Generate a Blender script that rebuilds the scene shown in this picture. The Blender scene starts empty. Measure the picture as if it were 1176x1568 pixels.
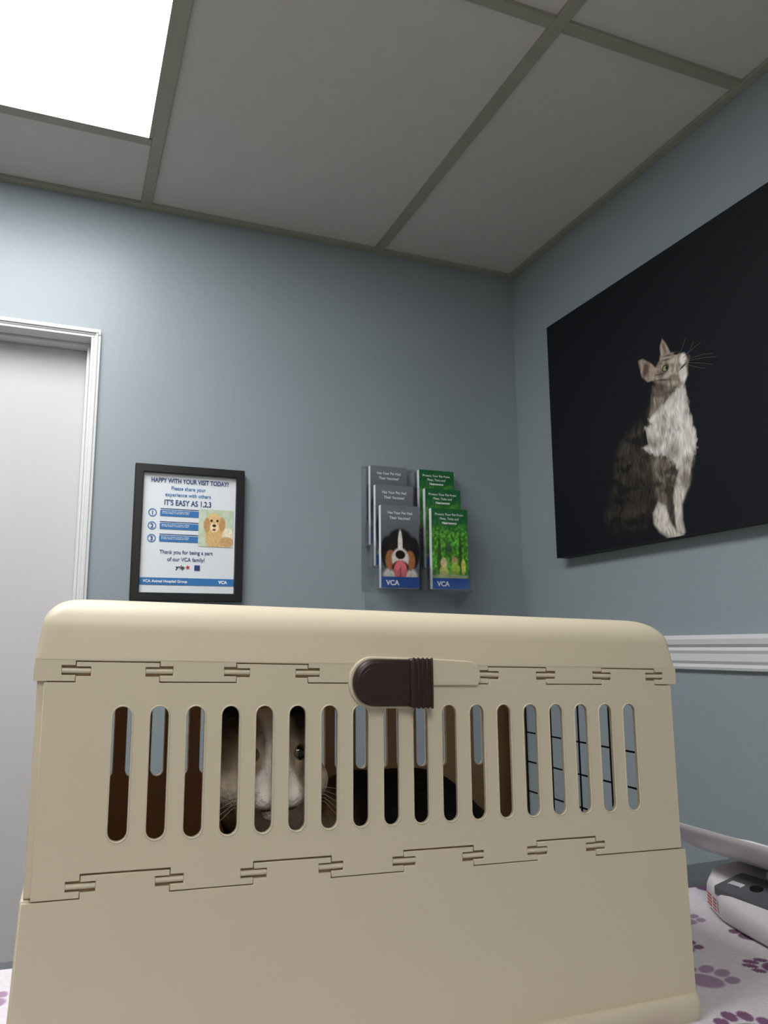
import numpy as np, bpy, bmesh, math
from mathutils import Matrix, Vector
CAMZ=1.37
XR,YB,H=1.1783,1.867,1.07
# carrier placement (m)
W=.60;D=.335
CA,CX,CY=-.0245,-.0117,.6706
Z1,Z2,Z3=-.0254,-.1852,-.3326
S1,S18,ZT,ZB,G=.1001,.9082,-.0445,-.1461,-.0282

# ---------- helpers
def lin(c):
    c=np.array(c,float)/255.
    return np.where(c<=.04045,c/12.92,((c+.055)/1.055)**2.4)
def mat(name,rgb=(200,200,200),rough=.5,metal=0,bump=0,bscale=100,var=0,vscale=8,emit=None,es=1,attr=None,spec=.5,coat=0,transl=None):
    m=bpy.data.materials.new(name);m.use_nodes=True;nt=m.node_tree;N=nt.nodes;L=nt.links
    b=N['Principled BSDF'];c=tuple(lin(rgb))+(1,)
    b.inputs['Base Color'].default_value=c;b.inputs['Roughness'].default_value=rough;b.inputs['Metallic'].default_value=metal
    b.inputs['Specular IOR Level'].default_value=spec
    b.inputs['Coat Weight'].default_value=coat
    tc=N.new('ShaderNodeTexCoord')
    if attr:
        a=N.new('ShaderNodeAttribute');a.attribute_name=attr;L.new(a.outputs['Color'],b.inputs['Base Color'])
    elif var:
        n=N.new('ShaderNodeTexNoise');n.inputs['Scale'].default_value=vscale;n.inputs['Detail'].default_value=2
        L.new(tc.outputs['Object'],n.inputs['Vector'])
        r=N.new('ShaderNodeValToRGB');r.color_ramp.elements[0].position=.3;r.color_ramp.elements[1].position=.7
        r.color_ramp.elements[0].color=tuple(np.array(c[:3])*(1-var))+(1,);r.color_ramp.elements[1].color=tuple(np.minimum(1,np.array(c[:3])*(1+var)))+(1,)
        L.new(n.outputs['Fac'],r.inputs['Fac']);L.new(r.outputs['Color'],b.inputs['Base Color'])
    if bump:
        n=N.new('ShaderNodeTexNoise');n.inputs['Scale'].default_value=bscale;n.inputs['Detail'].default_value=2
        L.new(tc.outputs['Object'],n.inputs['Vector'])
        bp=N.new('ShaderNodeBump');bp.inputs['Strength'].default_value=bump;bp.inputs['Distance'].default_value=.002
        L.new(n.outputs['Fac'],bp.inputs['Height']);L.new(bp.outputs['Normal'],b.inputs['Normal'])
    if emit is not None:
        b.inputs['Emission Color'].default_value=tuple(lin(emit))+(1,);b.inputs['Emission Strength'].default_value=es
    if transl:
        t=N.new('ShaderNodeBsdfTranslucent');t.inputs[0].default_value=tuple(lin(transl[0]))+(1,)
        mx=N.new('ShaderNodeMixShader');mx.inputs[0].default_value=transl[1]
        L.new(b.outputs[0],mx.inputs[1]);L.new(t.outputs[0],mx.inputs[2]);L.new(mx.outputs[0],N['Material Output'].inputs[0])
    return m
def link(o,parent=None):
    bpy.context.scene.collection.objects.link(o)
    if parent: o.parent=parent
    return o
def empty(name,loc=(0,0,0),rz=0):
    e=bpy.data.objects.new(name,None);e.empty_display_size=.05;e.location=loc;e.rotation_euler=(0,0,rz);return link(e)
def mobj(name,verts,faces,m,parent=None,smooth=False,bevel=0,seg=3):
    me=bpy.data.meshes.new(name);me.from_pydata([tuple(v) for v in verts],[],faces)
    bm=bmesh.new();bm.from_mesh(me);bmesh.ops.recalc_face_normals(bm,faces=bm.faces);bm.to_mesh(me);bm.free()
    if m: me.materials.append(m)
    o=link(bpy.data.objects.new(name,me),parent)
    if bevel:
        b=o.modifiers.new('b','BEVEL');b.width=bevel;b.segments=seg;b.limit_method='ANGLE';b.angle_limit=math.radians(35)
    if smooth or bevel:
        for p in me.polygons:p.use_smooth=True
        if bevel:
            try: me.set_sharp_from_angle(angle=math.radians(40))
            except Exception: pass
    return o
def boxes(name,bl,m,parent=None,bevel=0,seg=2):
    V=[];Fc=[]
    for x0,x1,y0,y1,z0,z1 in bl:
        n=len(V);V+=[(x,y,z) for x in(x0,x1) for y in(y0,y1) for z in(z0,z1)]
        Fc+=[[n+i for i in f] for f in ((0,1,3,2),(4,6,7,5),(0,4,5,1),(2,3,7,6),(0,2,6,4),(1,5,7,3))]
    return mobj(name,V,Fc,m,parent,bevel=bevel,seg=seg)
def frommesh(t,name,m,parent,M=None):
    bpy.context.scene.collection.objects.link(t)
    dg=bpy.context.evaluated_depsgraph_get();me=bpy.data.meshes.new_from_object(t.evaluated_get(dg))
    bpy.data.objects.remove(t);me.name=name
    if M is not None: me.transform(M)
    me.materials.clear();me.materials.append(m)
    return link(bpy.data.objects.new(name,me),parent)
RX=Matrix.Rotation(math.pi/2,4,'X')
def plate(name,outer,holes,y0,y1,bev,m,parent=None):
    """2D shape in XZ extruded from y0 to y1 with rounded edges"""
    cu=bpy.data.curves.new(name,'CURVE');cu.dimensions='2D';cu.fill_mode='BOTH'
    for P in [outer]+list(holes):
        sp=cu.splines.new('POLY');sp.points.add(len(P)-1)
        for i,(x,z) in enumerate(P): sp.points[i].co=(x,z,0,1)
        sp.use_cyclic_u=True
    cu.extrude=max(1e-5,(y1-y0)/2-bev);cu.bevel_depth=bev;cu.bevel_resolution=1;cu.offset=-bev
    return frommesh(bpy.data.objects.new('tmp',cu),name,m,parent,Matrix.Translation((0,(y0+y1)/2,0))@RX)
def rslot(cx,z0,z1,w,n=8):
    r=w/2;P=[]
    for i in range(n+1): a=math.pi*i/n;P.append((cx+r*math.cos(a),z1-r+r*math.sin(a)))
    for i in range(n+1): a=math.pi+math.pi*i/n;P.append((cx+r*math.cos(a),z0+r+r*math.sin(a)))
    return P
def rrect(x0,x1,z0,z1,r,n=6):
    P=[]
    for cx,cz,a0 in((x1-r,z1-r,0),(x0+r,z1-r,90),(x0+r,z0+r,180),(x1-r,z0+r,270)):
        for i in range(n+1):
            a=math.radians(a0+90*i/n);P.append((cx+r*math.cos(a),cz+r*math.sin(a)))
    return P
def text(body,size,x,z,y,m,parent,align='CENTER',name='lettering',bold=0,sx=1):
    cu=bpy.data.curves.new(name,'FONT');cu.body=body;cu.size=size;cu.align_x=align;cu.offset=bold;cu.extrude=.0002
    return frommesh(bpy.data.objects.new('tmp',cu),name,m,parent,Matrix.Translation((x,y,z))@Matrix.Diagonal((sx,1,1,1))@RX)
def strand(name,pts,r,m,parent,bev=2):
    cu=bpy.data.curves.new(name,'CURVE');cu.dimensions='3D';cu.bevel_depth=r;cu.bevel_resolution=bev;cu.use_fill_caps=True
    for P in pts:
        sp=cu.splines.new('POLY');sp.points.add(len(P)-1)
        for i,p in enumerate(P): sp.points[i].co=tuple(p)+(1,);sp.points[i].radius=1
    return frommesh(bpy.data.objects.new('tmp',cu),name,m,parent)
def sdf(P,poly):
    poly=np.array(poly,float);n=len(poly);d=np.full(len(P),1e9);ins=np.zeros(len(P),bool)
    for i in range(n):
        a=poly[i];b=poly[(i+1)%n];e=b-a;w=P-a
        t=np.clip((w@e)/max(e@e,1e-12),0,1);q=w-t[:,None]*e;d=np.minimum(d,(q**2).sum(1))
        c=((a[1]<=P[:,1])&(b[1]>P[:,1]))|((b[1]<=P[:,1])&(a[1]>P[:,1]))
        xs=a[0]+(P[:,1]-a[1])*e[0]/(e[1] if abs(e[1])>1e-12 else 1e-12)
        ins^=c&(P[:,0]<xs)
    d=np.sqrt(d);return np.where(ins,-d,d)
def pm(P,poly,soft): return np.clip(.5-sdf(P,poly)/soft,0,1)
def em(P,c,r,soft=.2,rot=0):
    d=P-np.array(c);cs,sn=math.cos(rot),math.sin(rot)
    x=(d[:,0]*cs+d[:,1]*sn)/r[0];y=(-d[:,0]*sn+d[:,1]*cs)/r[1]
    return np.clip((1-np.sqrt(x*x+y*y))/soft+.5,0,1)
def noise(P,s,seed=0):
    r=np.random.RandomState(seed);T=r.rand(128,128);q=P/s;i=np.floor(q).astype(int);f=q-i;f=f*f*(3-2*f)
    g=lambda a,b:T[(i[:,0]+a)%128,(i[:,1]+b)%128]
    return (g(0,0)*(1-f[:,0])+g(1,0)*f[:,0])*(1-f[:,1])+(g(0,1)*(1-f[:,0])+g(1,1)*f[:,0])*f[:,1]
def over(C,rgb,m):
    c=lin(rgb) if not isinstance(rgb,np.ndarray) else rgb
    return C*(1-m[:,None])+c*m[:,None]
def art(name,nx,ny,frame,colfn,m,parent=None):
    u,v=np.meshgrid(np.linspace(0,1,nx),np.linspace(0,1,ny));u=u.ravel();v=v.ravel()
    V=frame(u,v);idx=np.arange(nx*ny).reshape(ny,nx)
    Fc=np.stack([idx[:-1,:-1],idx[:-1,1:],idx[1:,1:],idx[1:,:-1]],-1).reshape(-1,4)
    me=bpy.data.meshes.new(name);me.from_pydata(V.tolist(),[],Fc.tolist())
    C=np.concatenate([np.clip(colfn(u,v),0,1),np.ones((len(u),1))],1)
    a=me.color_attributes.new('Col','FLOAT_COLOR','POINT');a.data.foreach_set('color',C.astype(np.float32).ravel())
    me.materials.append(m);return link(bpy.data.objects.new(name,me),parent)

# ---------- materials
M_wall=mat('wall_paint',(141,151,156),.38,bump=.25,bscale=60,var=.03,vscale=3,spec=.5)
M_wallh=mat('wall_paint_bounce',(196,198,197),.6,spec=.3)  # unseen walls, made paler than the seen ones to bounce more light
M_tile=mat('ceiling_tile',(200,197,194),.9,bump=.15,bscale=300,var=.015,vscale=30,spec=.1)
M_grid=mat('ceiling_grid_metal',(152,150,138),.5,var=.05,vscale=20)
M_trim=mat('trim_paint',(208,208,209),.35)
M_doorp=mat('door_paint',(194,191,193),.5,var=.01,vscale=5)
M_floor=mat('floor_vinyl',(190,183,172),.4,var=.06,vscale=4)
M_cream=mat('cream_plastic',(211,201,177),.42,bump=.04,bscale=500,spec=.45,transl=((236,208,168),.13))
M_inshade=mat('interior_warm_shade',(214,178,140),.5,spec=.3)  # warm shade of the cream interior, put into the colour
M_brown=mat('brown_plastic',(44,27,23),.42,spec=.4)
M_lens=mat('light_lens',(255,255,255),.5,emit=(252,253,255),es=11.5)
M_lens2=mat('light_lens_rear',(255,255,255),.5,emit=(255,252,248),es=11)
M_col=mat('printed_art',attr='Col',rough=.6,spec=.3)
M_gloss=mat('glossy_print',attr='Col',rough=.3)
M_black=mat('black_frame',(12,12,13),.4)
M_paper=mat('poster_paper',(220,225,229),.45)
M_blue=mat('blue_ink',(44,112,172),.5);M_navy=mat('navy_ink',(34,62,112),.5);M_white=mat('white_ink',(240,242,244),.5);M_red=mat('red_ink',(186,50,46),.5)
M_top=mat('laminate_grey',(86,90,93),.4,var=.05,vscale=60);M_cab=mat('cabinet_paint',(180,180,178),.5,var=.02,vscale=5)
M_scale=mat('scale_plastic',(222,216,218),.35);M_disp=mat('display_grey',(88,90,96),.35);M_lcd=mat('lcd',(112,120,116),.2)
M_wire=mat('wire_dark',(38,36,35),.4,metal=.6)
M_acr=bpy.data.materials.new('clear_acrylic');M_acr.use_nodes=True
nt=M_acr.node_tree;nt.nodes.clear();o=nt.nodes.new('ShaderNodeOutputMaterial');mx=nt.nodes.new('ShaderNodeMixShader');tr=nt.nodes.new('ShaderNodeBsdfTransparent');gl=nt.nodes.new('ShaderNodeBsdfGlossy');lw=nt.nodes.new('ShaderNodeLayerWeight');mp=nt.nodes.new('ShaderNodeMath')
tr.inputs[0].default_value=(.98,.985,.99,1);gl.inputs['Roughness'].default_value=.12;lw.inputs[0].default_value=.25;mp.operation='MULTIPLY_ADD';mp.inputs[1].default_value=.4;mp.inputs[2].default_value=.05
nt.links.new(lw.outputs['Facing'],mp.inputs[0]);nt.links.new(mp.outputs[0],mx.inputs[0]);nt.links.new(tr.outputs[0],mx.inputs[1]);nt.links.new(gl.outputs[0],mx.inputs[2]);nt.links.new(mx.outputs[0],o.inputs[0])

# ---------- room
XL,YF=-1.75,-1.75;ZC=CAMZ+H
DX0,DX1,DZ=-.87,.031,CAMZ+.720
boxes('wall_back',[(DX1,XR+.12,YB,YB+.12,0,ZC+.1),(XL-.12,DX0,YB,YB+.12,0,ZC+.1),(DX0,DX1,YB,YB+.12,DZ,ZC+.1)],M_wall)
boxes('wall_right',[(XR,XR+.12,YF-.12,YB,0,ZC+.1)],M_wall)
boxes('wall_left',[(XL-.12,XL,YF-.12,YB,0,ZC+.1)],M_wallh)
boxes('wall_front',[(XL,XR,YF-.12,YF,0,ZC+.1)],M_wallh)
boxes('floor',[(XL-.12,XR+.12,YF-.12,YB+.3,-.05,0)],M_floor)
X1,X2,YC=.1321,.7465,1.001;YL=1.597
ceil=empty('ceiling',(0,0,ZC))
LX0=X1-.614
lit=[(YL-1.22,YL),(YL-2.44-.61,YL-1.22-.61)]
tiles=[]
tiles.append((X1,XR+.1,YF-.1,YB+.1,.006,.03));tiles.append((XL-.1,LX0,YF-.1,YB+.1,.006,.03))
ys=[YF-.1,lit[1][0],lit[1][1],lit[0][0],lit[0][1],YB+.1]
for k in (0,2,4): tiles.append((LX0,X1,ys[k],ys[k+1],.006,.03))
boxes('tiles',tiles,M_tile,ceil)
bars=[]
for x in (X1,X2,LX0,LX0-.614): bars.append((x-.0125,x+.0125,YF,YB,-.002,.007))
for y in (YC,YC-1.22,YC-2.44): bars+= [(X1+.0125,X2-.0125,y-.0125,y+.0125,-.0015,.007),(X2+.0125,XR,y-.0125,y+.0125,-.0015,.007)]
for a,b in lit:
    for y in (a,b): bars.append((LX0+.0125,X1-.0125,y-.0125,y+.0125,-.0015,.007))
for y in (YC,YC-1.22): bars.append((XL,LX0-.6265,y-.0125,y+.0125,-.0015,.007))
bars+=[(XL,XR,YB-.020,YB,-.003,.006),(XR-.020,XR,YF,YB-.020,-.003,.006),(XL,XL+.020,YF,YB-.020,-.003,.006),(XL,XR,YF,YF+.020,-.003,.006)]
boxes('grid_bars',bars,M_grid,ceil,bevel=.0008,seg=1)
for (a,b),ml in zip(lit,(M_lens,M_lens2)):
    L=empty('ceiling_light',(0,0,ZC))
    boxes('lens',[(LX0+.020,X1-.020,a+.0155,b-.0155,-.001,.004)],ml,L)
    boxes('housing',[(LX0+.0126,LX0+.020,a+.013,b-.013,-.0015,.05),(X1-.020,X1-.0126,a+.013,b-.013,-.0015,.05),(LX0+.013,X1-.013,a+.0126,a+.0155,-.0015,.05),(LX0+.013,X1-.013,b-.0155,b-.0126,-.0015,.05),(LX0+.014,X1-.014,a+.014,b-.014,.05,.055)],M_grid,L)
# door frame + door
fw=.0155
dr=empty('door_1')
def U3(d,y0,y1,w):
    return [(DX1+d,DX1+d+w,y0,y1,0,DZ+d),(DX0-d-w,DX0-d,y0,y1,0,DZ+d),(DX0-d-w,DX1+d+w,y0,y1,DZ+d,DZ+d+w)]
boxes('frame_casing',U3(0,YB-.012,YB,fw),M_trim,dr,bevel=.002)
boxes('frame_bead',U3(.004,YB-.016,YB-.0115,.005),M_trim,dr,bevel=.0015)
boxes('jamb',U3(-.006,YB-.010,YB+.12,.006),M_trim,dr,bevel=.001)
boxes('door_stop',U3(-.013,YB+.035,YB+.07,.007),M_trim,dr,bevel=.0015)
boxes('slab',[(DX0+.009,DX1-.009,YB+.072,YB+.115,.01,DZ-.009)],M_doorp,dr,bevel=.002)
# chair rail & baseboards
rp=[(0,-.051),(.010,-.051),(.012,-.046),(.010,-.040),(.014,-.034),(.014,-.020),(.017,-.014),(.014,-.008),(.020,-.002),(.022,.008),(.018,.016),(0,.016)]
def rail(name,pts3):
    n=len(rp);V=pts3;Fc=[[i,(i+1)%n,n+(i+1)%n,n+i] for i in range(n)]+[list(range(n)),list(range(n,2*n))]
    return mobj(name,V,Fc,M_trim)
rail('trim_1',[(XR-d,YF,CAMZ+z) for d,z in rp]+[(XR-d,YB-.0,CAMZ+z) for d,z in rp])
rail('trim_2',[(DX1+fw+.001,YB-d,CAMZ+z) for d,z in rp]+[(XR-.023,YB-d,CAMZ+z) for d,z in rp])
boxes('baseboard_right',[(XR-.012,XR,YF,YB,0,.1)],M_trim,bevel=.003)
boxes('baseboard_back',[(DX1+fw+.001,XR-.013,YB-.012,YB,0,.1)],M_trim,bevel=.003)

# ---------- canvas print: the artwork was measured off the photo and rectified to wall metres
XC=XR-.035
def cv(x,y):
    k=XC/(-.11903+7.7320e-4*x+4.7367e-5*y)
    return (k*(.99368-3.1469e-4*x+1.3251e-4*y),k*(.81714-6.169e-6*x-8.2286e-4*y))
CYB,CYA,CZB,CZT=1.6499,1.6499-.915,.2132,.8259
def canvas_col(u,v):
    PA=np.stack([CYA+(CYB-CYA)*(1-u),CZB+(CZT-CZB)*v],1)
    CA_=np.tile(lin((14,17,23)),(len(PA),1))
    sel=(PA[:,0]>1.08)&(PA[:,0]<1.46)&(PA[:,1]<.70)
    P=PA[sel];C=CA_[sel]
    pol=lambda pts:[cv(*p) for p in pts]
    # domain-warped fine fur, running mostly downwards
    wv=np.stack([noise(P,.03,21)-.5,noise(P,.03,22)-.5],1)*.018
    Q=P+wv
    fur=noise(Q*[1,.28],.0026,1)*.40+noise(Q*[1,.32],.006,2)*.35+noise(Q,.020,4)*.25
    fur=np.clip((fur-.5)*1.7+.5,0,1)
    band=noise(np.stack([Q[:,0]*.9+Q[:,1]*.35,Q[:,1]*1.0-Q[:,0]*.4],1)*[.45,1.5],.022,3)
    stripe=np.clip((band-.42)*4+.5,0,1)
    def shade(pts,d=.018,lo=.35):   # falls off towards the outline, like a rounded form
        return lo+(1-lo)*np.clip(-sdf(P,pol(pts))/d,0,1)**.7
    backp=[(1002,612),(990,640),(968,662),(952,678),(943,705),(942,740),(934,770),(924,796),(932,812),(962,816),(1002,812),(1014,775),(1016,720),(1008,690),(1002,655)]
    back=pm(P,pol(backp),.030)
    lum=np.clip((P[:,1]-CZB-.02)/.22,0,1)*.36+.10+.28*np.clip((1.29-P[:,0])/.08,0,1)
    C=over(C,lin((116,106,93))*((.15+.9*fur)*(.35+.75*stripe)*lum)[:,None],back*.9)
    C=over(C,lin((80,71,61))*((.3+.8*fur)*(.5+.6*stripe))[:,None],em(P,cv(972,790),(.050,.030),.9,.2)*.3)
    cg=[(1000,640),(998,700),(1004,740),(1010,780),(1030,800),(1045,772),(1057,735),(1063,700),(1040,690),(1015,680)]
    C=over(C,lin((132,122,108))*((.08+.95*fur)*(.35+.75*stripe))[:,None],pm(P,pol(cg),.014))
    nk=[(1000,592),(1012,600),(1030,585),(1046,584),(1052,610),(1040,625),(1015,632),(1000,640),(992,655),(998,620)]
    C=over(C,lin((166,152,134))*((.25+.85*fur)*(.40+.65*stripe))[:,None],pm(P,pol(nk),.012))
    wh_=[(1034,596),(1048,585),(1052,612),(1058,640),(1067,662),(1067,684),(1062,702),(1052,714),(1043,724),(1036,714),(1026,702),(1014,699),(1004,696),(992,694),(984,686),(994,680),(990,668),(986,655),(998,650),(994,641),(1003,630),(1014,620),(1025,610)]
    rag=(noise(Q*[1,.6],.005,31)-.5)*.010
    white=np.clip(.5-(sdf(P,pol(wh_))+rag)/.005,0,1)
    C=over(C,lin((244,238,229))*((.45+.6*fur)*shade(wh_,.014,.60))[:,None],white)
    for c,r,rt,k in (((1030,690),(.020,.022),.5,.6),((1003,678),(.020,.012),.2,.55),((1016,655),(.007,.040),.35,.4),((1052,704),(.018,.010),-.4,.55),((1050,625),(.006,.035),.25,.25)):
        C=over(C,lin((98,89,79))*(.5+.8*fur)[:,None],em(P,cv(*c),r,1.2,rt)*k*white)
    for pts in ([(1041,716),(1060,702),(1056,742),(1045,772),(1046,795),(1050,815),(1046,819),(1036,816),(1031,792),(1030,765),(1034,738)],[(1000,786),(1008,768),(1020,774),(1027,798),(1036,812),(1048,818),(1040,824),(1024,824),(1010,815),(1001,802)]):
        m_=pm(P,pol(pts),.006);C=over(C,lin((232,223,211))*((.4+.6*fur)*shade(pts,.009,.55))[:,None],m_)
    C=over(C,lin((92,82,72))*(.3+.9*fur)[:,None],em(P,cv(1050,735),(.012,.022),.9)*.75)
    C=over(C,lin((60,54,48))*(.4+.8*fur)[:,None],pm(P,pol([(1019,732),(1029,728),(1031,772),(1029,785),(1022,772)]),.008)*.85)
    C=over(C,lin((20,20,22)),pm(P,pol([(1029,774),(1033,772),(1035,808),(1030,800)]),.004)*.8)
    hp=[(1000,600),(1004,588),(998,580),(1002,566),(1010,552),(1011,545),(1024,539),(1042,540),(1052,545),(1056,551),(1053,560),(1054,574),(1048,583),(1042,586),(1030,596),(1014,604)]
    head=pm(P,pol(hp),.005)
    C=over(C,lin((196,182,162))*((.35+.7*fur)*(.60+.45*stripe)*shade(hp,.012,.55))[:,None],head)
    C=over(C,lin((64,54,46)),em(P,cv(1010,592),(.022,.012),.9,.4)*.65*head)
    for pts,col in (([(977,553),(984,550),(998,557),(1006,566),(1002,582),(992,585),(983,577)],(178,160,142)),([(1012,545),(1011,530),(1014,519),(1020,527),(1026,539),(1022,546)],(184,170,152))):
        C=over(C,lin(col)*(.4+.7*fur)[:,None],pm(P,pol(pts),.004))
    C=over(C,(84,63,55),em(P,cv(989,567),(.009,.016),.7,.4)*.85)
    C=over(C,(100,82,72),em(P,cv(1017,533),(.004,.014),.7,-.3)*.7)
    C=over(C,(244,236,226),em(P,cv(1046,550),(.009,.012),.6)*.9)
    C=over(C,lin((244,236,226))*(.65+.4*fur)[:,None],em(P,cv(1046,572),(.010,.018),.6)*.9)
    C=over(C,(216,206,190),em(P,cv(1030,552),(.006,.006),.7)*.6)
    C=over(C,(208,198,182),em(P,cv(1022,575),(.012,.005),.8,-.1)*.55)
    for a,b in (((1003,575),(1020,571)),((1004,583),(1024,581)),((1012,553),(1028,549)),((1016,546),(1030,543))):
        pa,pb=np.array(cv(*a)),np.array(cv(*b));mid=(pa+pb)/2;dd=pb-pa
        C=over(C,(52,43,36),em(P,mid,(np.linalg.norm(dd)/2,.0020),.9,math.atan2(dd[1],dd[0]))*.75)
    C=over(C,(24,20,19),em(P,cv(1019,564),(.0110,.0082),.4));C=over(C,(150,152,104),em(P,cv(1019,564),(.0072,.0052),.3));C=over(C,(8,8,8),em(P,cv(1021,563),(.0034,.0042),.3))
    C=over(C,(36,28,24),em(P,cv(1036,541),(.008,.003),.3,.2))
    C=over(C,(92,58,52),em(P,cv(1055,546),(.004,.0045),.4))
    C=over(C,(52,38,32),em(P,cv(1046,561),(.011,.002),.5,-.4))
    CA_[sel]=C
    return CA_
cvp=empty('canvas_print',(0,0,CAMZ))
def cfr(u,v): return np.stack([np.full_like(u,XC-.0005),CYA+(CYB-CYA)*(1-u),CZB+(CZT-CZB)*v],1)
art('picture',800,536,cfr,canvas_col,mat('canvas_weave',attr='Col',rough=.6,spec=.2),cvp)
boxes('stretcher',[(XC,XR-.001,CYA,CYB,CZB,CZT)],mat('canvas_edge',(14,16,20),.6),cvp,bevel=.002)
wl=[]
for a,b,c in (((1048,552),(1075,543),(1092,541)),((1048,553),(1078,548),(1098,546)),((1048,555),(1075,556),(1092,558)),((1048,557),(1066,562),(1080,564)),((1046,548),(1062,533),(1074,524)),((1047,548),(1058,534),(1062,522)),((1042,540),(1047,528),(1050,518))):
    wl.append([(XC-.0008,)+cv(*p) for p in (a,b,c)])
strand('painted_whiskers',wl,.00033,mat('whisker_ink',(110,108,104),.6),cvp,0)

# ---------- framed poster
fp=empty('framed_poster',(0.1362,YB,CAMZ+.104));FWi,FHi,bd=.2538,.317,.019
plate('frame',rrect(0,FWi,0,FHi,.0015,2),[rrect(bd,FWi-bd,bd,FHi-bd,.001,2)],-.022,-.001,.0015,M_black,fp)
boxes('backing',[(bd-.004,FWi-bd+.004,-.010,-.002,bd-.004,FHi-bd+.004)],M_paper,fp)
y_=-.0108;pw=FWi-2*bd;ph=FHi-2*bd
px=lambda u:bd+pw*u
pz=lambda v:FHi-bd-ph*v
text('HAPPY WITH YOUR VISIT TODAY?',.0150,px(.5),pz(.075),y_,M_navy,fp,bold=.0004,sx=.78)
text('Please share your',.0125,px(.48),pz(.135),y_,M_blue,fp,bold=.0001,sx=.9)
text('experience with others',.0125,px(.48),pz(.19),y_,M_blue,fp,bold=.0001,sx=.9)
text("IT'S EASY AS 1,2,3",.0180,px(.48),pz(.265),y_,M_navy,fp,bold=.0003,sx=.8)
for i,v in enumerate((.335,.445,.55)):
    plate('bar',rrect(px(.19),px(.60),pz(v+.026),pz(v-.026),.002),[],y_-.0002,y_+.0004,.0001,M_blue,fp)
    plate('bar_line',rrect(px(.19),px(.60),pz(v-.034),pz(v-.040),.0003),[],y_-.0002,y_+.0004,.0001,M_navy,fp)
    plate('badge',rslot(px(.11),pz(v)-.0095,pz(v)+.0095,.019,10),[rslot(px(.11),pz(v)-.0075,pz(v)+.0075,.015,10)],y_-.0002,y_+.0004,.0001,M_blue,fp)
    text(str(i+1),.014,px(.11),pz(v)-.005,y_,M_navy,fp,bold=.0003)
    for k in (-.007,.006): text('leave us a short review online' if k<0 else 'it only takes a minute or two',.0052,px(.21),pz(v+k),y_-.0006,M_white,fp,'LEFT')
def dogphoto(u,v):
    P=np.stack([u,v],1);C=np.tile(lin((200,210,188)),(len(P),1));n=noise(P,.08,5);n2=noise(P,.03,6)
    C=over(C,(150,180,110),np.clip(n-.4,0,1)*.8)
    for c,r,col in (((.5,.3),(.3,.4),(214,176,120)),((.45,.66),(.24,.24),(224,188,134)),((.24,.58),(.09,.2),(190,146,92)),((.68,.6),(.09,.2),(192,148,94)),((.45,.52),(.12,.12),(240,214,172)),((.85,.3),(.16,.22),(236,226,200)),((.82,.14),(.2,.14),(200,160,110))):
        C=over(C,lin(col)*(.8+.35*n2)[:,None],em(P,c,r,.25))
    for c in ((.37,.7),(.54,.7)): C=over(C,(40,28,20),em(P,c,(.035,.035),.3))
    C=over(C,(30,22,20),em(P,(.45,.57),(.055,.04),.3));C=over(C,(120,60,50),em(P,(.45,.46),(.05,.03),.3))
    return C
art('dog_photo',70,80,lambda u,v:np.stack([px(.60+.38*u),np.full_like(u,y_-.0003),pz(.605-.32*v)],1),dogphoto,M_col,fp)
text('Thank you for being a part',.0125,px(.48),pz(.675),y_,M_navy,fp,bold=.0001,sx=.9)
text('of our VCA family!',.0125,px(.48),pz(.735),y_,M_navy,fp,bold=.0001,sx=.9)
text('yelp',.012,px(.42),pz(.80),y_,M_black,fp,bold=.0004)
plate('burst',[(px(.50)+.006*(1 if k%2 else .4)*math.cos(k*math.pi/5),pz(.785)+.006*(1 if k%2 else .4)*math.sin(k*math.pi/5)) for k in range(10)],[],y_-.0002,y_+.0004,.0001,M_red,fp)
plate('social_icon',rrect(px(.57),px(.63),pz(.81),pz(.765),.001),[],y_-.0002,y_+.0004,.0001,M_navy,fp)
plate('band',rrect(px(.0),px(1),pz(.935),pz(.875),.0005),[],y_-.0002,y_+.0004,.0001,M_blue,fp)
text('VCA Animal Hospital Group',.0085,px(.04),pz(.914),y_-.0006,M_white,fp,'LEFT',bold=.0002);text('VCA',.010,px(.88),pz(.916),y_-.0006,M_white,fp,bold=.0005)

# ---------- brochure holder
bh=empty('brochure_holder',(0.704,YB,CAMZ+.135))
cols=[.008,.146];tier=[(-.030,.115),(-.065,.058),(-.100,0.0)]
bw,bhh=.1025,.205
ac=[(-.006,.262,-.004,-.001,-.0,.326)]
for ty,tz in tier:
    for cx in cols:
        x0,x1=cx-.005,cx+bw+.005
        ac+=[(x0,x1,ty-.008,ty-.0055,tz+.0026,tz+.05),(x0,x1,ty-.008,ty+.0195,tz,tz+.0025),(x0-.0021,x0-.0001,ty-.008,ty+.0195,tz,tz+.06),(x1+.0001,x1+.0021,ty-.008,ty+.0195,tz,tz+.06)]
    ac.append((-.006,.262,ty+.020,ty+.0225,tz,tz+.212))
boxes('acrylic_pockets',ac,M_acr,bh)
V=[];Fc=[]
for x in (.002,.258):
    n=len(V);P=[(-.105,0),(-.004,0),(-.004,-.045)]
    V+=[(x,y,z) for y,z in P]+[(x+.002,y,z) for y,z in P];Fc+=[[n,n+1,n+2],[n+3,n+5,n+4],[n,n+3,n+4,n+1],[n+1,n+4,n+5,n+2],[n+2,n+5,n+3,n]]
mobj('acrylic_brackets',V,Fc,M_acr,bh)
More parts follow.
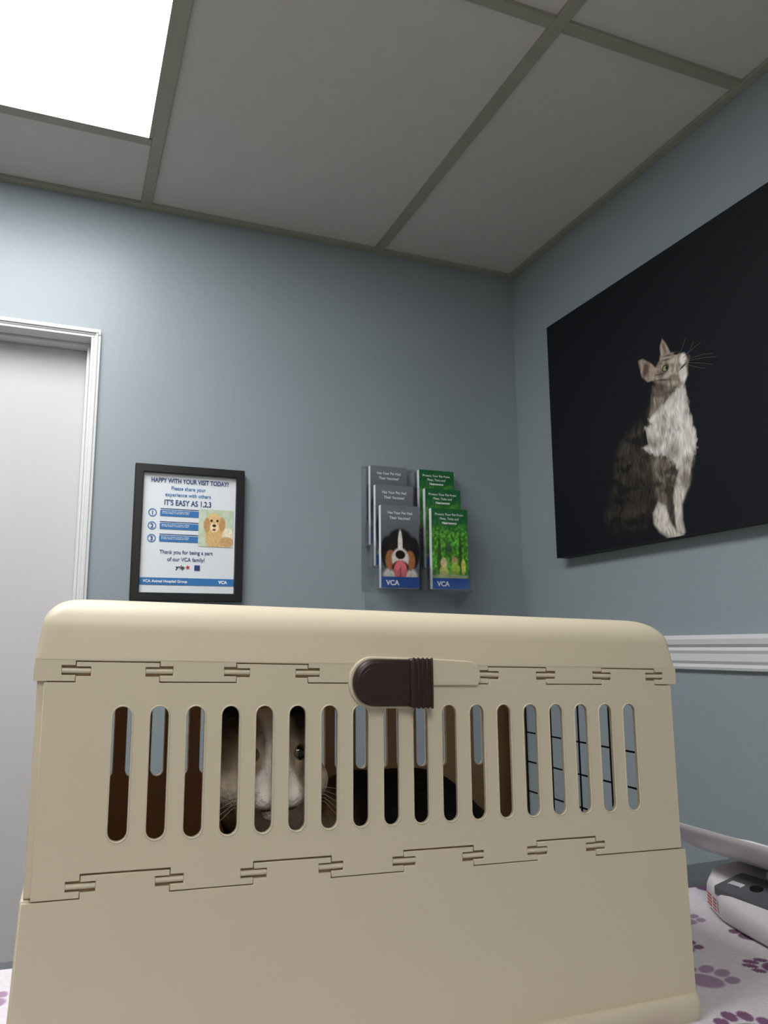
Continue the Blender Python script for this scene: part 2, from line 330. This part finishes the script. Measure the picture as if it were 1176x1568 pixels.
def dogb(u,v):
    P=np.stack([u,v*2],1);C=np.tile(lin((86,92,98)),(len(P),1));n=noise(P,.03,7)
    C=over(C,(120,125,130),np.clip(v-.55,0,.4)*1.8)
    for c,r,col in (((.5,.3),(.44,.24),(226,218,208)),((.15,.86),(.16,.38),(22,20,20)),((.85,.86),(.16,.38),(22,20,20)),((.5,1.04),(.36,.40),(26,24,24)),((.25,.66),(.14,.24),(160,102,64)),((.75,.66),(.14,.24),(160,102,64)),((.5,1.02),(.06,.38),(232,226,218)),((.5,.70),(.22,.26),(222,214,206)),((.5,.49),(.22,.17),(50,26,24)),((.5,.41),(.17,.26),(226,114,120)),((.5,.80),(.13,.11),(14,13,13)),((.33,1.02),(.06,.05),(60,34,18)),((.67,1.02),(.06,.05),(60,34,18)),((.33,1.02),(.03,.03),(8,6,6)),((.67,1.02),(.03,.03),(8,6,6)),((.5,.38),(.012,.16),(170,76,82))):
        C=over(C,lin(col)*(.75+.4*n)[:,None],em(P,c,r,.2))
    C=over(C,(36,80,156),(v<.13).astype(float));return C
def greenb(u,v):
    P=np.stack([u,v*2],1);n=noise(P,.05,8)*.6+noise(P,.02,9)*.4
    C=lin((100,186,66))*(.12+1.6*n**1.8)[:,None]
    C=over(C,(24,92,56),np.clip((v-.68)*6,0,1)*.9)
    for c,r,col in (((.2,.75),(.05,.5),(60,70,30)),((.78,.9),(.04,.5),(50,66,26)),((.45,1.0),(.1,.16),(60,90,60)),((.32,.64),(.09,.12),(230,200,164)),((.32,.42),(.12,.16),(210,214,120)),((.62,.7),(.08,.1),(200,160,120)),((.64,.46),(.12,.2),(170,206,80)),((.86,.55),(.06,.2),(224,224,110)),((.5,.3),(.5,.06),(190,200,150))):
        C=over(C,lin(col)*(.6+.6*n)[:,None],em(P,c,r,.35)*.85)
    C=over(C,(32,84,170),(v<.13).astype(float));return C
for k,(ty,tz) in enumerate(tier):
    for j,cx in enumerate(cols):
        zb=tz+.004;nm='dog_brochure' if j==0 else 'garden_brochure'
        art(nm,64,110,lambda u,v:np.stack([cx+bw*u,ty-.003+0*u,zb+bhh*v],1),dogb if j==0 else greenb,M_gloss,bh)
        boxes('brochure_stack',[(cx+.0005,cx+bw-.0005,ty-.0025,ty+.012,zb,zb+bhh-.0005)],M_paper,bh)
        y2=ty-.0036
        if j==0:
            text('Has Your Pet Had',.010,cx+bw/2,zb+bhh-.022,y2,M_white,bh,sx=.9);text('Their Vaccines?',.010,cx+bw/2,zb+bhh-.035,y2,M_white,bh,sx=.9)
        else:
            text('Protect Your Pet From',.0085,cx+.05,zb+bhh-.018,y2,M_white,bh);text('Fleas, Ticks and',.0085,cx+.05,zb+bhh-.029,y2,M_white,bh);text('Heartworm',.0085,cx+.05,zb+bhh-.040,y2,M_white,bh,bold=.0002)
        text('VCA',.017,cx+.03,zb+.007,y2,M_white,bh,bold=.0006)

# ---------- exam table
TZ=CAMZ+Z3-.028
et=empty('exam_table',(0,0,TZ))
TX0,TX1,TY0,TY1=-.46,XR-.004,.40,1.09
boxes('table_top',[(TX0,TX1,TY0,TY1,-.035,0)],M_top,et,bevel=.008,seg=3)
boxes('cabinet',[(TX0+.12,TX1-.02,TY0+.1,TY1-.06,-TZ+.08,-.035),(TX0+.16,TX1-.02,TY0+.15,TY1-.1,-TZ,-TZ+.08)],M_cab,et,bevel=.004)
boxes('cabinet_doors',[(TX0+.14+i*.49,TX0+.61+i*.49,TY0+.082,TY0+.1,-TZ+.12,-.06) for i in range(3)],M_cab,et,bevel=.004)
rr=np.random.RandomState(11);paws=[]
for i in range(17):
    for j in range(8):
        paws.append((-.42+i*.095+(j%2)*.047+rr.uniform(-.015,.015),.46+j*.085+rr.uniform(-.012,.012),rr.uniform(-1.2,1.2),rr.uniform(.85,1.25),rr.rand()))
def twf(u,v):
    x=-.43+u*1.53;yb=1.082-(x+.43)*.080;y=.46+v*(yb-.46)
    return np.stack([x,y,.003+0*x],1)
def twc(u,v):
    P=twf(u,v)[:,:2];C=np.tile(lin((218,212,217)),(len(P),1))*(.92+.12*noise(P,.004,3))[:,None]
    for x,y,a,s,k in paws:
        near=(abs(P[:,0]-x)<.05)&(abs(P[:,1]-y)<.05);Q=P[near]
        if not len(Q):continue
        col=(128,92,124) if k<.6 else (164,138,164)
        ca,sa=math.cos(a),math.sin(a);m_=np.zeros(len(Q))
        for (ex,ey,rx,ry) in ((0,-.007,.017,.014),(-.019,.009,.0065,.009),(-.007,.020,.0065,.010),(.007,.020,.0065,.010),(.019,.009,.0065,.009)):
            ex*=s;ey*=s;m_=np.maximum(m_,em(Q,(x+ex*ca-ey*sa,y+ex*sa+ey*ca),(rx*s,ry*s),.15,a))
        C[near]=over(C[near],col,m_)
    return C
tw=art('towel',640,270,twf,twc,mat('terry_cloth',attr='Col',rough=.95,bump=.5,bscale=500,spec=.1));tw.location=(0,0,TZ)
sd=tw.modifiers.new('s','SOLIDIFY');sd.thickness=.0028;sd.offset=-1

# ---------- pet carrier (local x width, y depth, z up from towel)
pc=empty('pet_carrier',(CX,CY,TZ+.003),CA)
zo=-Z3+.025
z1,z2,z3,zt,zb=Z1+zo,Z2+zo,Z3+zo,ZT+zo,ZB+zo
LT=z1+.066
def notch(a,b,z,h,g,hw=.0108):
    return [(a-g,z),(a-g,z+.0048),(a-hw,z+.0048),(a-hw,z+.0122),(a-g,z+.0122),(a-g,z+h+g),(b+g,z+h+g),(b+g,z+.0122),(b+hw,z+.0122),(b+hw,z+.0048),(b+g,z+.0048),(b+g,z)]
def tabp(a,b,z,h,hw=.0108):
    return [(a,z),(a,z+.0048),(a+hw,z+.0048),(a+hw,z+.0122),(a,z+.0122),(a,z+h),(b,z+h),(b,z+.0122),(b-hw,z+.0122),(b-hw,z+.0048),(b,z+.0048),(b,z)]
T1=[(.040*W,.145*W),(.25*W,.352*W),(.646*W,.75*W),(.858*W,.965*W)]
T2=[(.059*W,.168*W),(.279*W,.388*W),(.499*W,.611*W),(.722*W,.829*W)]
sx=[(S1+(S18-S1)*i/17)*W for i in range(18)]
slots=[rslot(x,zb,zt,.0142) for x in sx]
gp=.00045;bv=.0005
def side(y0,y1,pref):
    up=[(0.001,z2+gp)]
    for a,b in T2: up+=notch(a,b,z2+gp,.0165,.0006)
    up+=[(W-.001,z2+gp),(W-.001,z1-gp)]
    for a,b in T1[::-1]: up+=tabp(a,b,z1-gp,.0158)[::-1]
    up+=[(.001,z1-gp)]
    plate(pref+'_upper_panel',up,slots,y0,y1,bv,M_cream,pc)
    lo=[(-.010,z3),(W+.005,z3),(W+.004,z2-gp)]
    for a,b in T2[::-1]: lo+=tabp(a,b,z2-gp,.0165)[::-1]
    lo+=[(-.005,z2-gp)]
    plate(pref+'_lower_panel',lo,[],y0,y1,bv,M_cream,pc)
    sk=[(-.0065,z1+gp)]
    for a,b in T1: sk+=notch(a,b,z1+gp,.0152,.0006)
    sk+=[(W+.0065,z1+gp),(W+.0065,z1+.0185),(-.0065,z1+.0185)]
    plate(pref+'_lid_skirt',sk,[],y0,y1,bv,M_cream,pc)
side(0,.004,'front');side(D-.004,D,'back')
for i in range(18): plate('slot_rims',rslot(sx[i],zb-.0014,zt+.0014,.0170),[slots[i]],-.0007,.003,.0006,M_cream,pc)
# added inner sheets, coloured to give the carrier's warm inside shade
plate('shade_sheet_back',[(.006,z3+.002),(W-.006,z3+.002),(W-.006,z1+.016),(.006,z1+.016)],[rslot(x,zb-.0006,zt+.0006,.0154) for x in sx],D-.007,D-.0045,.0004,M_inshade,pc)
boxes('shade_sheet_shell',[(.0045,.006,.005,D-.0075,z3+.002,z1+.016),(.0045,W-.0045,.005,D-.0045,z3+.0015,z3+.004),(W-.006,W-.0045,.005,D-.0075,z3+.004,z2-.032)],M_inshade,pc)
plate('shade_sheet_front',[(.006,z3+.004),(W-.006,z3+.004),(W-.006,z2+.019),(.006,z2+.019)],[],.0045,.006,.0003,M_inshade,pc)
plate('shade_sheet_top',[(.006,z1-.006),(W-.006,z1-.006),(W-.006,z1+.018),(.006,z1+.018)],[],.0045,.006,.0003,M_inshade,pc)
pins=[]
for yy in (.0022,D-.0022):
    for a,b in T1:
        for c in (a,b): pins.append([(c-.0106,yy,z1+.0085),(c+.0106,yy,z1+.0085)])
    for a,b in T2:
        for c in (a,b): pins.append([(c-.0106,yy,z2+.0085),(c+.0106,yy,z2+.0085)])
strand('hinge_pins',pins,.0022,M_cream,pc,2)
V=[(-.006,.0042,z2+.001),(-.006,D-.0042,z2+.001),(.001,D-.0042,z2+.001),(.001,.0042,z2+.001),(-.0125,.0042,z3),(-.0125,D-.0042,z3),(.001,D-.0042,z3),(.001,.0042,z3)]
mobj('left_end_lower',V,[(0,1,2,3),(4,5,6,7),(0,1,5,4),(1,2,6,5),(2,3,7,6),(3,0,4,7)],M_cream,pc,bevel=.0015)
boxes('left_end',[(-.004,.004,.0042,D-.0042,z2+.0015,z1+.017)],M_cream,pc,bevel=.001)
boxes('right_end_frame',[(W,W+.004,.0042,D-.0042,z3,z2-.03),(W-.004,W,.0042,.045,z2-.03,z1+.017),(W-.004,W,D-.045,D-.0042,z2-.03,z1+.017),(W-.004,W,.045,D-.045,z1-.012,z1+.017)],M_cream,pc,bevel=.001)
ww=[]
for i in range(5): yy=.045+(D-.09)*i/4; ww.append([(W-.002,yy,z2-.035),(W-.002,yy,z1-.010)])
for i in range(4): zz=z2-.03+(z1-.075-z2+.03)*i/3; ww.append([(W-.001,.042,zz),(W-.001,D-.042,zz)])
strand('wire_door',ww,.0011,M_wire,pc,2)
def ring(x0,x1,y0,y1,r,z,k=8):
    P=[]
    for cx,cy,a0 in((x1-r,y1-r,0),(x0+r,y1-r,90),(x0+r,y0+r,180),(x1-r,y0+r,270)):
        for i in range(k+1):
            a=math.radians(a0+90*i/k);P.append((cx+r*math.cos(a),cy+r*math.sin(a),z))
    return P
def loft(name,rings,m,parent,capb=True,capt=True):
    n=len(rings[0]);V=[p for r in rings for p in r];Fc=[]
    for k in range(len(rings)-1):
        for i in range(n): Fc.append([k*n+i,k*n+(i+1)%n,(k+1)*n+(i+1)%n,(k+1)*n+i])
    if capb: Fc.append(list(range(n)))
    if capt: Fc.append(list(range((len(rings)-1)*n,len(rings)*n)))
    o=mobj(name,V,Fc,m,parent,smooth=True)
    try:o.data.set_sharp_from_angle(angle=math.radians(50))
    except Exception:pass
    return o
rs=[];R=.026;base=z1+.0172
rs.append(ring(-.0068,W+.0068,-.0003,D+.0003,.004,base))
for t in range(0,91,9):
    c=1-math.cos(math.radians(t));ins=.0035+R*c
    rs.append(ring(-.0068+ins,W+.0068-ins,-.0003+.0015+R*c,D-.0015-R*c,.005+.6*ins,LT-R+R*math.sin(math.radians(t))))
loft('lid',rs,M_cream,pc)
boxes('lid_end_skirts',[(-.0065,-.0042,.0042,D-.0042,z1+.001,z1+.0185),(W+.0035,W+.0065,.0042,D-.0042,z1+.001,z1+.0185)],M_cream,pc,bevel=.0006)
loft('base_tray',[ring(-.012,W+.007,-.006,D+.006,.012,0),ring(-.014,W+.009,-.008,D+.008,.012,.004),ring(-.014,W+.009,-.008,D+.008,.012,.020),ring(-.012,W+.007,-.006,D+.006,.012,z3+.001)],M_cream,pc)
# latch
lx0,lx1,lz=.4166*W,.542*W,z1+.001
r=.0205;P=[];Pr=[]
for i in range(17):
    a=math.pi/2+math.pi*i/16;P.append((lx0+r+r*math.cos(a),lz+r*math.sin(a)));Pr.append((lx0+r+(r+.0022)*math.cos(a),lz+(r+.0022)*math.sin(a)))
ex=.629*W
arc=[(ex-.012+.012*math.cos(math.radians(t)),lz+.008+.012*math.sin(math.radians(t))) for t in range(0,91,15)]
plate('latch_receiver',Pr+[(lx1+.0015,lz-r-.0022),(lx1+.0015,lz-.0025),(ex-.003,lz-.0025),(ex,lz+.002)]+arc+[(lx1+.0015,lz+r+.0012),(lx0+r,lz+r+.0022)],[],-.0030,.002,.0012,M_cream,pc)
plate('latch_body',P+[(lx1-.020,lz-r),(lx1-.020,lz+r)],[],-.012,-.002,.0038,M_brown,pc)
plate('latch_body_inset',[(x*.80+.20*(lx0+r+.006),lz+(z-lz)*.66) for x,z in P]+[(lx1-.026,lz-r*.66),(lx1-.026,lz+r*.66)],[],-.0123,-.003,.0003,M_brown,pc)
plate('latch_grip',rrect(lx1-.023,lx1,lz-r-.001,lz+r+.001,.003),[],-.0132,-.002,.0024,M_brown,pc)
boxes('latch_ribs',[(lx1-.021+i*.0044,lx1-.0188+i*.0044,-.0140,-.012,lz-r-.0018,lz+r+.0018) for i in range(5)],M_brown,pc,bevel=.0007,seg=2)
for o in pc.children:
    for v in o.data.vertices:
        v.co.z+=G*v.co.x*min(1,max(0,v.co.z/.12))

# ---------- cat (in carrier space)
def blob(specs,vox,name,parent,smooth=8):
    bm=bmesh.new()
    for c,r,rot in specs:
        M=Matrix.Translation(c)@Matrix.Rotation(rot[0],4,'X')@Matrix.Rotation(rot[1],4,'Y')@Matrix.Rotation(rot[2],4,'Z')@Matrix.Diagonal((r[0],r[1],r[2],1))
        bmesh.ops.create_icosphere(bm,subdivisions=3,radius=1,matrix=M)
    me=bpy.data.meshes.new(name);bm.to_mesh(me);bm.free()
    t=bpy.data.objects.new('tmp',me);bpy.context.scene.collection.objects.link(t)
    rm=t.modifiers.new('r','REMESH');rm.mode='VOXEL';rm.voxel_size=vox
    sm=t.modifiers.new('s','SMOOTH');sm.iterations=smooth;sm.factor=.5
    dg=bpy.context.evaluated_depsgraph_get();m2=bpy.data.meshes.new_from_object(t.evaluated_get(dg));bpy.data.objects.remove(t);m2.name=name
    for p in m2.polygons:p.use_smooth=True
    return link(bpy.data.objects.new(name,m2),parent)
cat=empty('cat',(CX,CY,TZ+.003),CA)
HS=1.15
HC=np.array((.196,.094,-.106+zo))
hc=lambda x,y,z:(HC[0]+x*HS,HC[1]+y*HS,HC[2]+z*HS)
sp=[]
def chain(pts,step=.25):
    for (a,ra),(b,rb) in zip(pts[:-1],pts[1:]):
        a=np.array(a);b=np.array(b);L=np.linalg.norm(b-a);k=max(1,int(L/(min(ra,rb)*step)))
        for i in range(k+1):
            t=i/k;sp.append((tuple(a+(b-a)*t),(ra+(rb-ra)*t,)*3,(0,0,0)))
fl=.030
chain([((.44,.20,fl+.075),.072),((.385,.19,fl+.105),.085),((.32,.18,fl+.115),.078),((.265,.17,fl+.110),.068),((.225,.145,fl+.135),.052),(hc(0,.025,-.03),.042)])
chain([((.235,.11,fl+.10),.038),((.225,.08,fl+.05),.022),((.222,.065,fl+.014),.017),((.222,.04,fl+.012),.015)])
chain([((.27,.13,fl+.10),.038),((.275,.09,fl+.05),.022),((.277,.065,fl+.014),.017),((.277,.04,fl+.012),.015)])
chain([((.42,.15,fl+.07),.055),((.39,.11,fl+.045),.040),((.43,.09,fl+.022),.022),((.375,.08,fl+.014),.015)])
chain([((.50,.22,fl+.04),.022),((.53,.16,fl+.016),.015),((.50,.08,fl+.013),.013),((.43,.05,fl+.012),.011)])
def el(c,r,rot=(0,0,0)): sp.append((hc(*c),tuple(q*HS for q in r),rot))
el((0,0,.002),(.046,.044,.040));el((0,-.008,.012),(.037,.036,.030))
for s in(-1,1):
    el((s*.026,-.012,-.016),(.024,.024,.020));el((s*.0095,-.040,-.022),(.0135,.014,.011))
    for k in range(7):
        t=k/6;el((s*(.029+.010*t),.006,.028+.040*t),(.019*(1-t)+.003,.008*(1-t)+.0025,.014*(1-t)+.004),(0,s*.25,0))
el((0,-.036,-.034),(.012,.012,.009));el((0,-.034,-.004),(.010,.018,.014),(.5,0,0));el((0,-.044,-.013),(.008,.009,.007))
body=blob(sp,.0030,'fur_body',cat,4)
me=body.data;N=len(me.vertices);co=np.zeros(N*3,np.float32);me.vertices.foreach_get('co',co);co=co.reshape(-1,3).astype(float)
rel=(co-HC)/HS;n1=noise(co[:,[0,2]],.005,12);n2=noise(co[:,[0,2]]+co[:,[1,1]],.02,13)
C=np.tile(lin((36,32,30)),(N,1))*(.5+.9*n1)[:,None]
stripe=.5+.5*np.sin(co[:,0]*190+8*n2)
tan=np.clip(1-abs(co[:,0]-.268)/.032,0,1);C=over(C,lin((150,118,84))*(.6+.6*stripe*n1)[:,None],tan*.9)
chest=np.clip((.125-co[:,1])/.03,0,1)*np.clip(1-abs(co[:,0]-.235)/.05,0,1)*(rel[:,2]<-.035);C=over(C,(206,194,178),chest)
paw=((co[:,2]<fl+.035)&(co[:,1]<.10)).astype(float);C=over(C,(215,207,195),paw)
hd=np.clip((.075-np.linalg.norm(rel-[0,0,.01],axis=1))/.01,0,1)
st2=.5+.5*np.sin(rel[:,0]*420+3*n2)
C=over(C,lin((168,148,128))*(.35+.7*st2*.6+.5*n1)[:,None],hd)
side_=hd*np.clip((abs(rel[:,0])-.020)/.01,0,1)*np.clip((.0-rel[:,2])/.02+.4,0,1);C=over(C,lin((232,216,194))*(.65+.5*n1)[:,None],side_*.9)
top_=hd*np.clip((abs(rel[:,0])-.012)/.006,0,1)*np.clip((rel[:,2]-.018)/.010,0,1);C=over(C,lin((46,39,35)),top_*.85)
front=(rel[:,1]<.0).astype(float)
hw=np.interp(rel[:,2],[-.05,-.03,-.015,0,.02,.045],[.030,.030,.023,.012,.010,.015])
blaze=np.clip((hw-abs(rel[:,0]))/.004,0,1)*front*hd;C=over(C,lin((252,244,234))*(.88+.12*n1)[:,None],blaze)
ear=((rel[:,2]>.036)&(abs(rel[:,0])>.016)&(np.linalg.norm(rel,axis=1)<.1));C=over(C,(34,28,25),ear.astype(float))
mouth=np.exp(-((rel[:,2]+.031)/.0013)**2)*(abs(rel[:,0])<.014)*(rel[:,1]<-.035);C=over(C,(80,46,40),mouth)
a=me.color_attributes.new('Col','FLOAT_COLOR','POINT');a.data.foreach_set('color',np.concatenate([C,np.ones((N,1))],1).astype(np.float32).ravel())
me.materials.clear();me.materials.append(mat('cat_fur',attr='Col',rough=.9,spec=.15,bump=.8,bscale=350))
def ball(name,c,r,m):
    bm=bmesh.new();bmesh.ops.create_uvsphere(bm,u_segments=24,v_segments=16,radius=1,matrix=Matrix.Translation(c)@Matrix.Diagonal((r[0]*HS,r[1]*HS,r[2]*HS,1)))
    me=bpy.data.meshes.new(name);bm.to_mesh(me);bm.free();me.materials.append(m)
    for p in me.polygons:p.use_smooth=True
    return link(bpy.data.objects.new(name,me),cat)
M_eye=mat('eye_amber',(92,84,44),.08,coat=1);M_pup=mat('pupil',(5,5,5),.05,coat=1);M_nose=mat('nose_pink',(218,134,124),.45)
for s in(-1,1):
    ball('eye',hc(s*.0180,-.0335,.009),(.0086,.0088,.0076),M_eye)
    ball('pupil',hc(s*.0184,-.0373,.009),(.0056,.0052,.0062),M_pup)
ball('nose',hc(0,-.0535,-.0150),(.0062,.004,.0042),M_nose)
wh=[]
for s in(-1,1):
    for k in range(5):
        dz=-.006+k*.0055-.012
        wh.append([hc(s*.012,-.050,-.022+k*.0012),hc(s*.036,-.052,-.022+dz*.5+.004),hc(s*.056,-.044,-.026+dz*1.2)])
strand('whiskers',wh,.00022,mat('whisker',(170,162,150),.6),cat,1)

# ---------- pet scale
sc=empty('pet_scale',(0,0,TZ+.003))
plan=[(.800,.49),(.794,.62),(.792,.752),(.802,.805),(.8145,.848),(.840,.895),(.870,.915),(.965,.915),(.990,.900),(1.0,.87),(1.0,.49),(.98,.47),(.83,.47)]
cxm,cym=.90,.70
def pr(ins,zf): return [(cxm+(x-cxm)*(1-ins*2),cym+(y-cym)*(1-ins*.6),zf(x)) for x,y in plan]
topz=lambda x:.030+.020*min(1,max(0,(x-.79)/.09))
loft('base_housing',[pr(.03,lambda x:.0),pr(.0,lambda x:.006),pr(0,lambda x:topz(x)-.010),pr(.015,lambda x:topz(x)-.003),pr(.045,lambda x:topz(x)+.001)],M_scale,sc)
def slopepl(name,x0,x1,y0,y1,lift,m):
    zf=lambda x:.030+.222*(x-.79)+lift
    P=rrect(x0,x1,y0,y1,.007);n=len(P)
    V=[(x,y,zf(x)-.008) for x,y in P]+[(x,y,zf(x)) for x,y in P]
    mobj(name,V,[list(range(n)),list(range(n,2*n))]+[[i,(i+1)%n,n+(i+1)%n,n+i] for i in range(n)],m,sc)
slopepl('control_panel',.818,.872,.60,.862,.003,M_disp)
slopepl('lcd_display',.826,.862,.66,.78,.0038,M_lcd)
slopepl('button',.838,.852,.805,.822,.0046,M_wire)
slopepl('button_strip',.838,.843,.832,.852,.0042,M_white)
A=np.array((.8150,.8495));B=np.array((.8395,.8945));nn=np.array((B[1]-A[1],-(B[0]-A[0])));nn=-nn/np.linalg.norm(nn)
def lab(a,b,z0,z1_,off):
    p=A+(B-A)*a+nn*off;q_=A+(B-A)*b+nn*off
    return [(p[0],p[1],z0),(q_[0],q_[1],z0),(q_[0],q_[1],z1_),(p[0],p[1],z1_)]
mobj('warning_label',lab(.05,.95,.008,.027,.0006),[(0,1,2,3)],mat('label_white',(226,220,218),.5),sc)
V=[];Fc=[]
for i in range(4):
    for (a,b) in ((.12,.42),(.52,.90)):
        n=len(V);V+=lab(a,b,.010+i*.0042,.0122+i*.0042,.0010);Fc.append([n,n+1,n+2,n+3])
mobj('label_print',V,Fc,M_red,sc)
prof=[(.809,.113),(.8115,.108),(.818,.099),(.829,.089),(.846,.079),(.870,.069),(.905,.061),(.950,.0565),(.985,.0555),(.998,.058)]
V=[];Fc=[];Ys=[.36,.365,.375,.40,.5,.6,.7,.8,.88,.93,.955,.965,.970]
np_=len(prof)
def tprof(y,th):
    e=min(1,max(0,(y-.36)/.04))*min(1,max(0,(.97-y)/.04));o=[]
    for i,(x,z) in enumerate(prof):
        o.append((x+(1-e)**2*.02*(1 if i<5 else -1 if i>7 else 0),y,z-th+(1-e)*.004))
    return o
for y in Ys:
    V+=tprof(y,0);V+=[(x+.0008,y,z) for x,y,z in tprof(y,.004)][::-1]
m_=2*np_
for k in range(len(Ys)-1):
    for i in range(m_): Fc.append([k*m_+i,k*m_+(i+1)%m_,(k+1)*m_+(i+1)%m_,(k+1)*m_+i])
Fc.append(list(range(m_)));Fc.append(list(range((len(Ys)-1)*m_,len(Ys)*m_)))
mobj('tray',V,Fc,M_scale,sc,bevel=.0012,seg=2)
boxes('tray_support',[(.89,.97,.58,.84,.045,.056)],M_scale,sc,bevel=.003)

# ---------- camera & world
yaw,pit,rol=.3878,.1692,-.0075
fh=np.array([math.sin(yaw),math.cos(yaw),0]);r_=np.array([math.cos(yaw),-math.sin(yaw),0]);up=np.array([0,0,1.])
F_=math.cos(pit)*fh+math.sin(pit)*up;U0=-math.sin(pit)*fh+math.cos(pit)*up
R_=math.cos(rol)*r_+math.sin(rol)*U0;U_=-math.sin(rol)*r_+math.cos(rol)*U0
ca=bpy.data.cameras.new('camera');co_=link(bpy.data.objects.new('camera',ca))
ca.sensor_fit='VERTICAL';ca.sensor_height=24;ca.lens=24*1197.88/1568;ca.clip_start=.01
co_.matrix_world=Matrix(((R_[0],U_[0],-F_[0],0),(R_[1],U_[1],-F_[1],0),(R_[2],U_[2],-F_[2],CAMZ),(0,0,0,1)))
bpy.context.scene.camera=co_
w=bpy.data.worlds.new('world');bpy.context.scene.world=w;w.use_nodes=True;w.node_tree.nodes['Background'].inputs[0].default_value=(.5,.55,.6,1);w.node_tree.nodes['Background'].inputs[1].default_value=.1
bpy.context.scene.view_settings.view_transform='Standard'
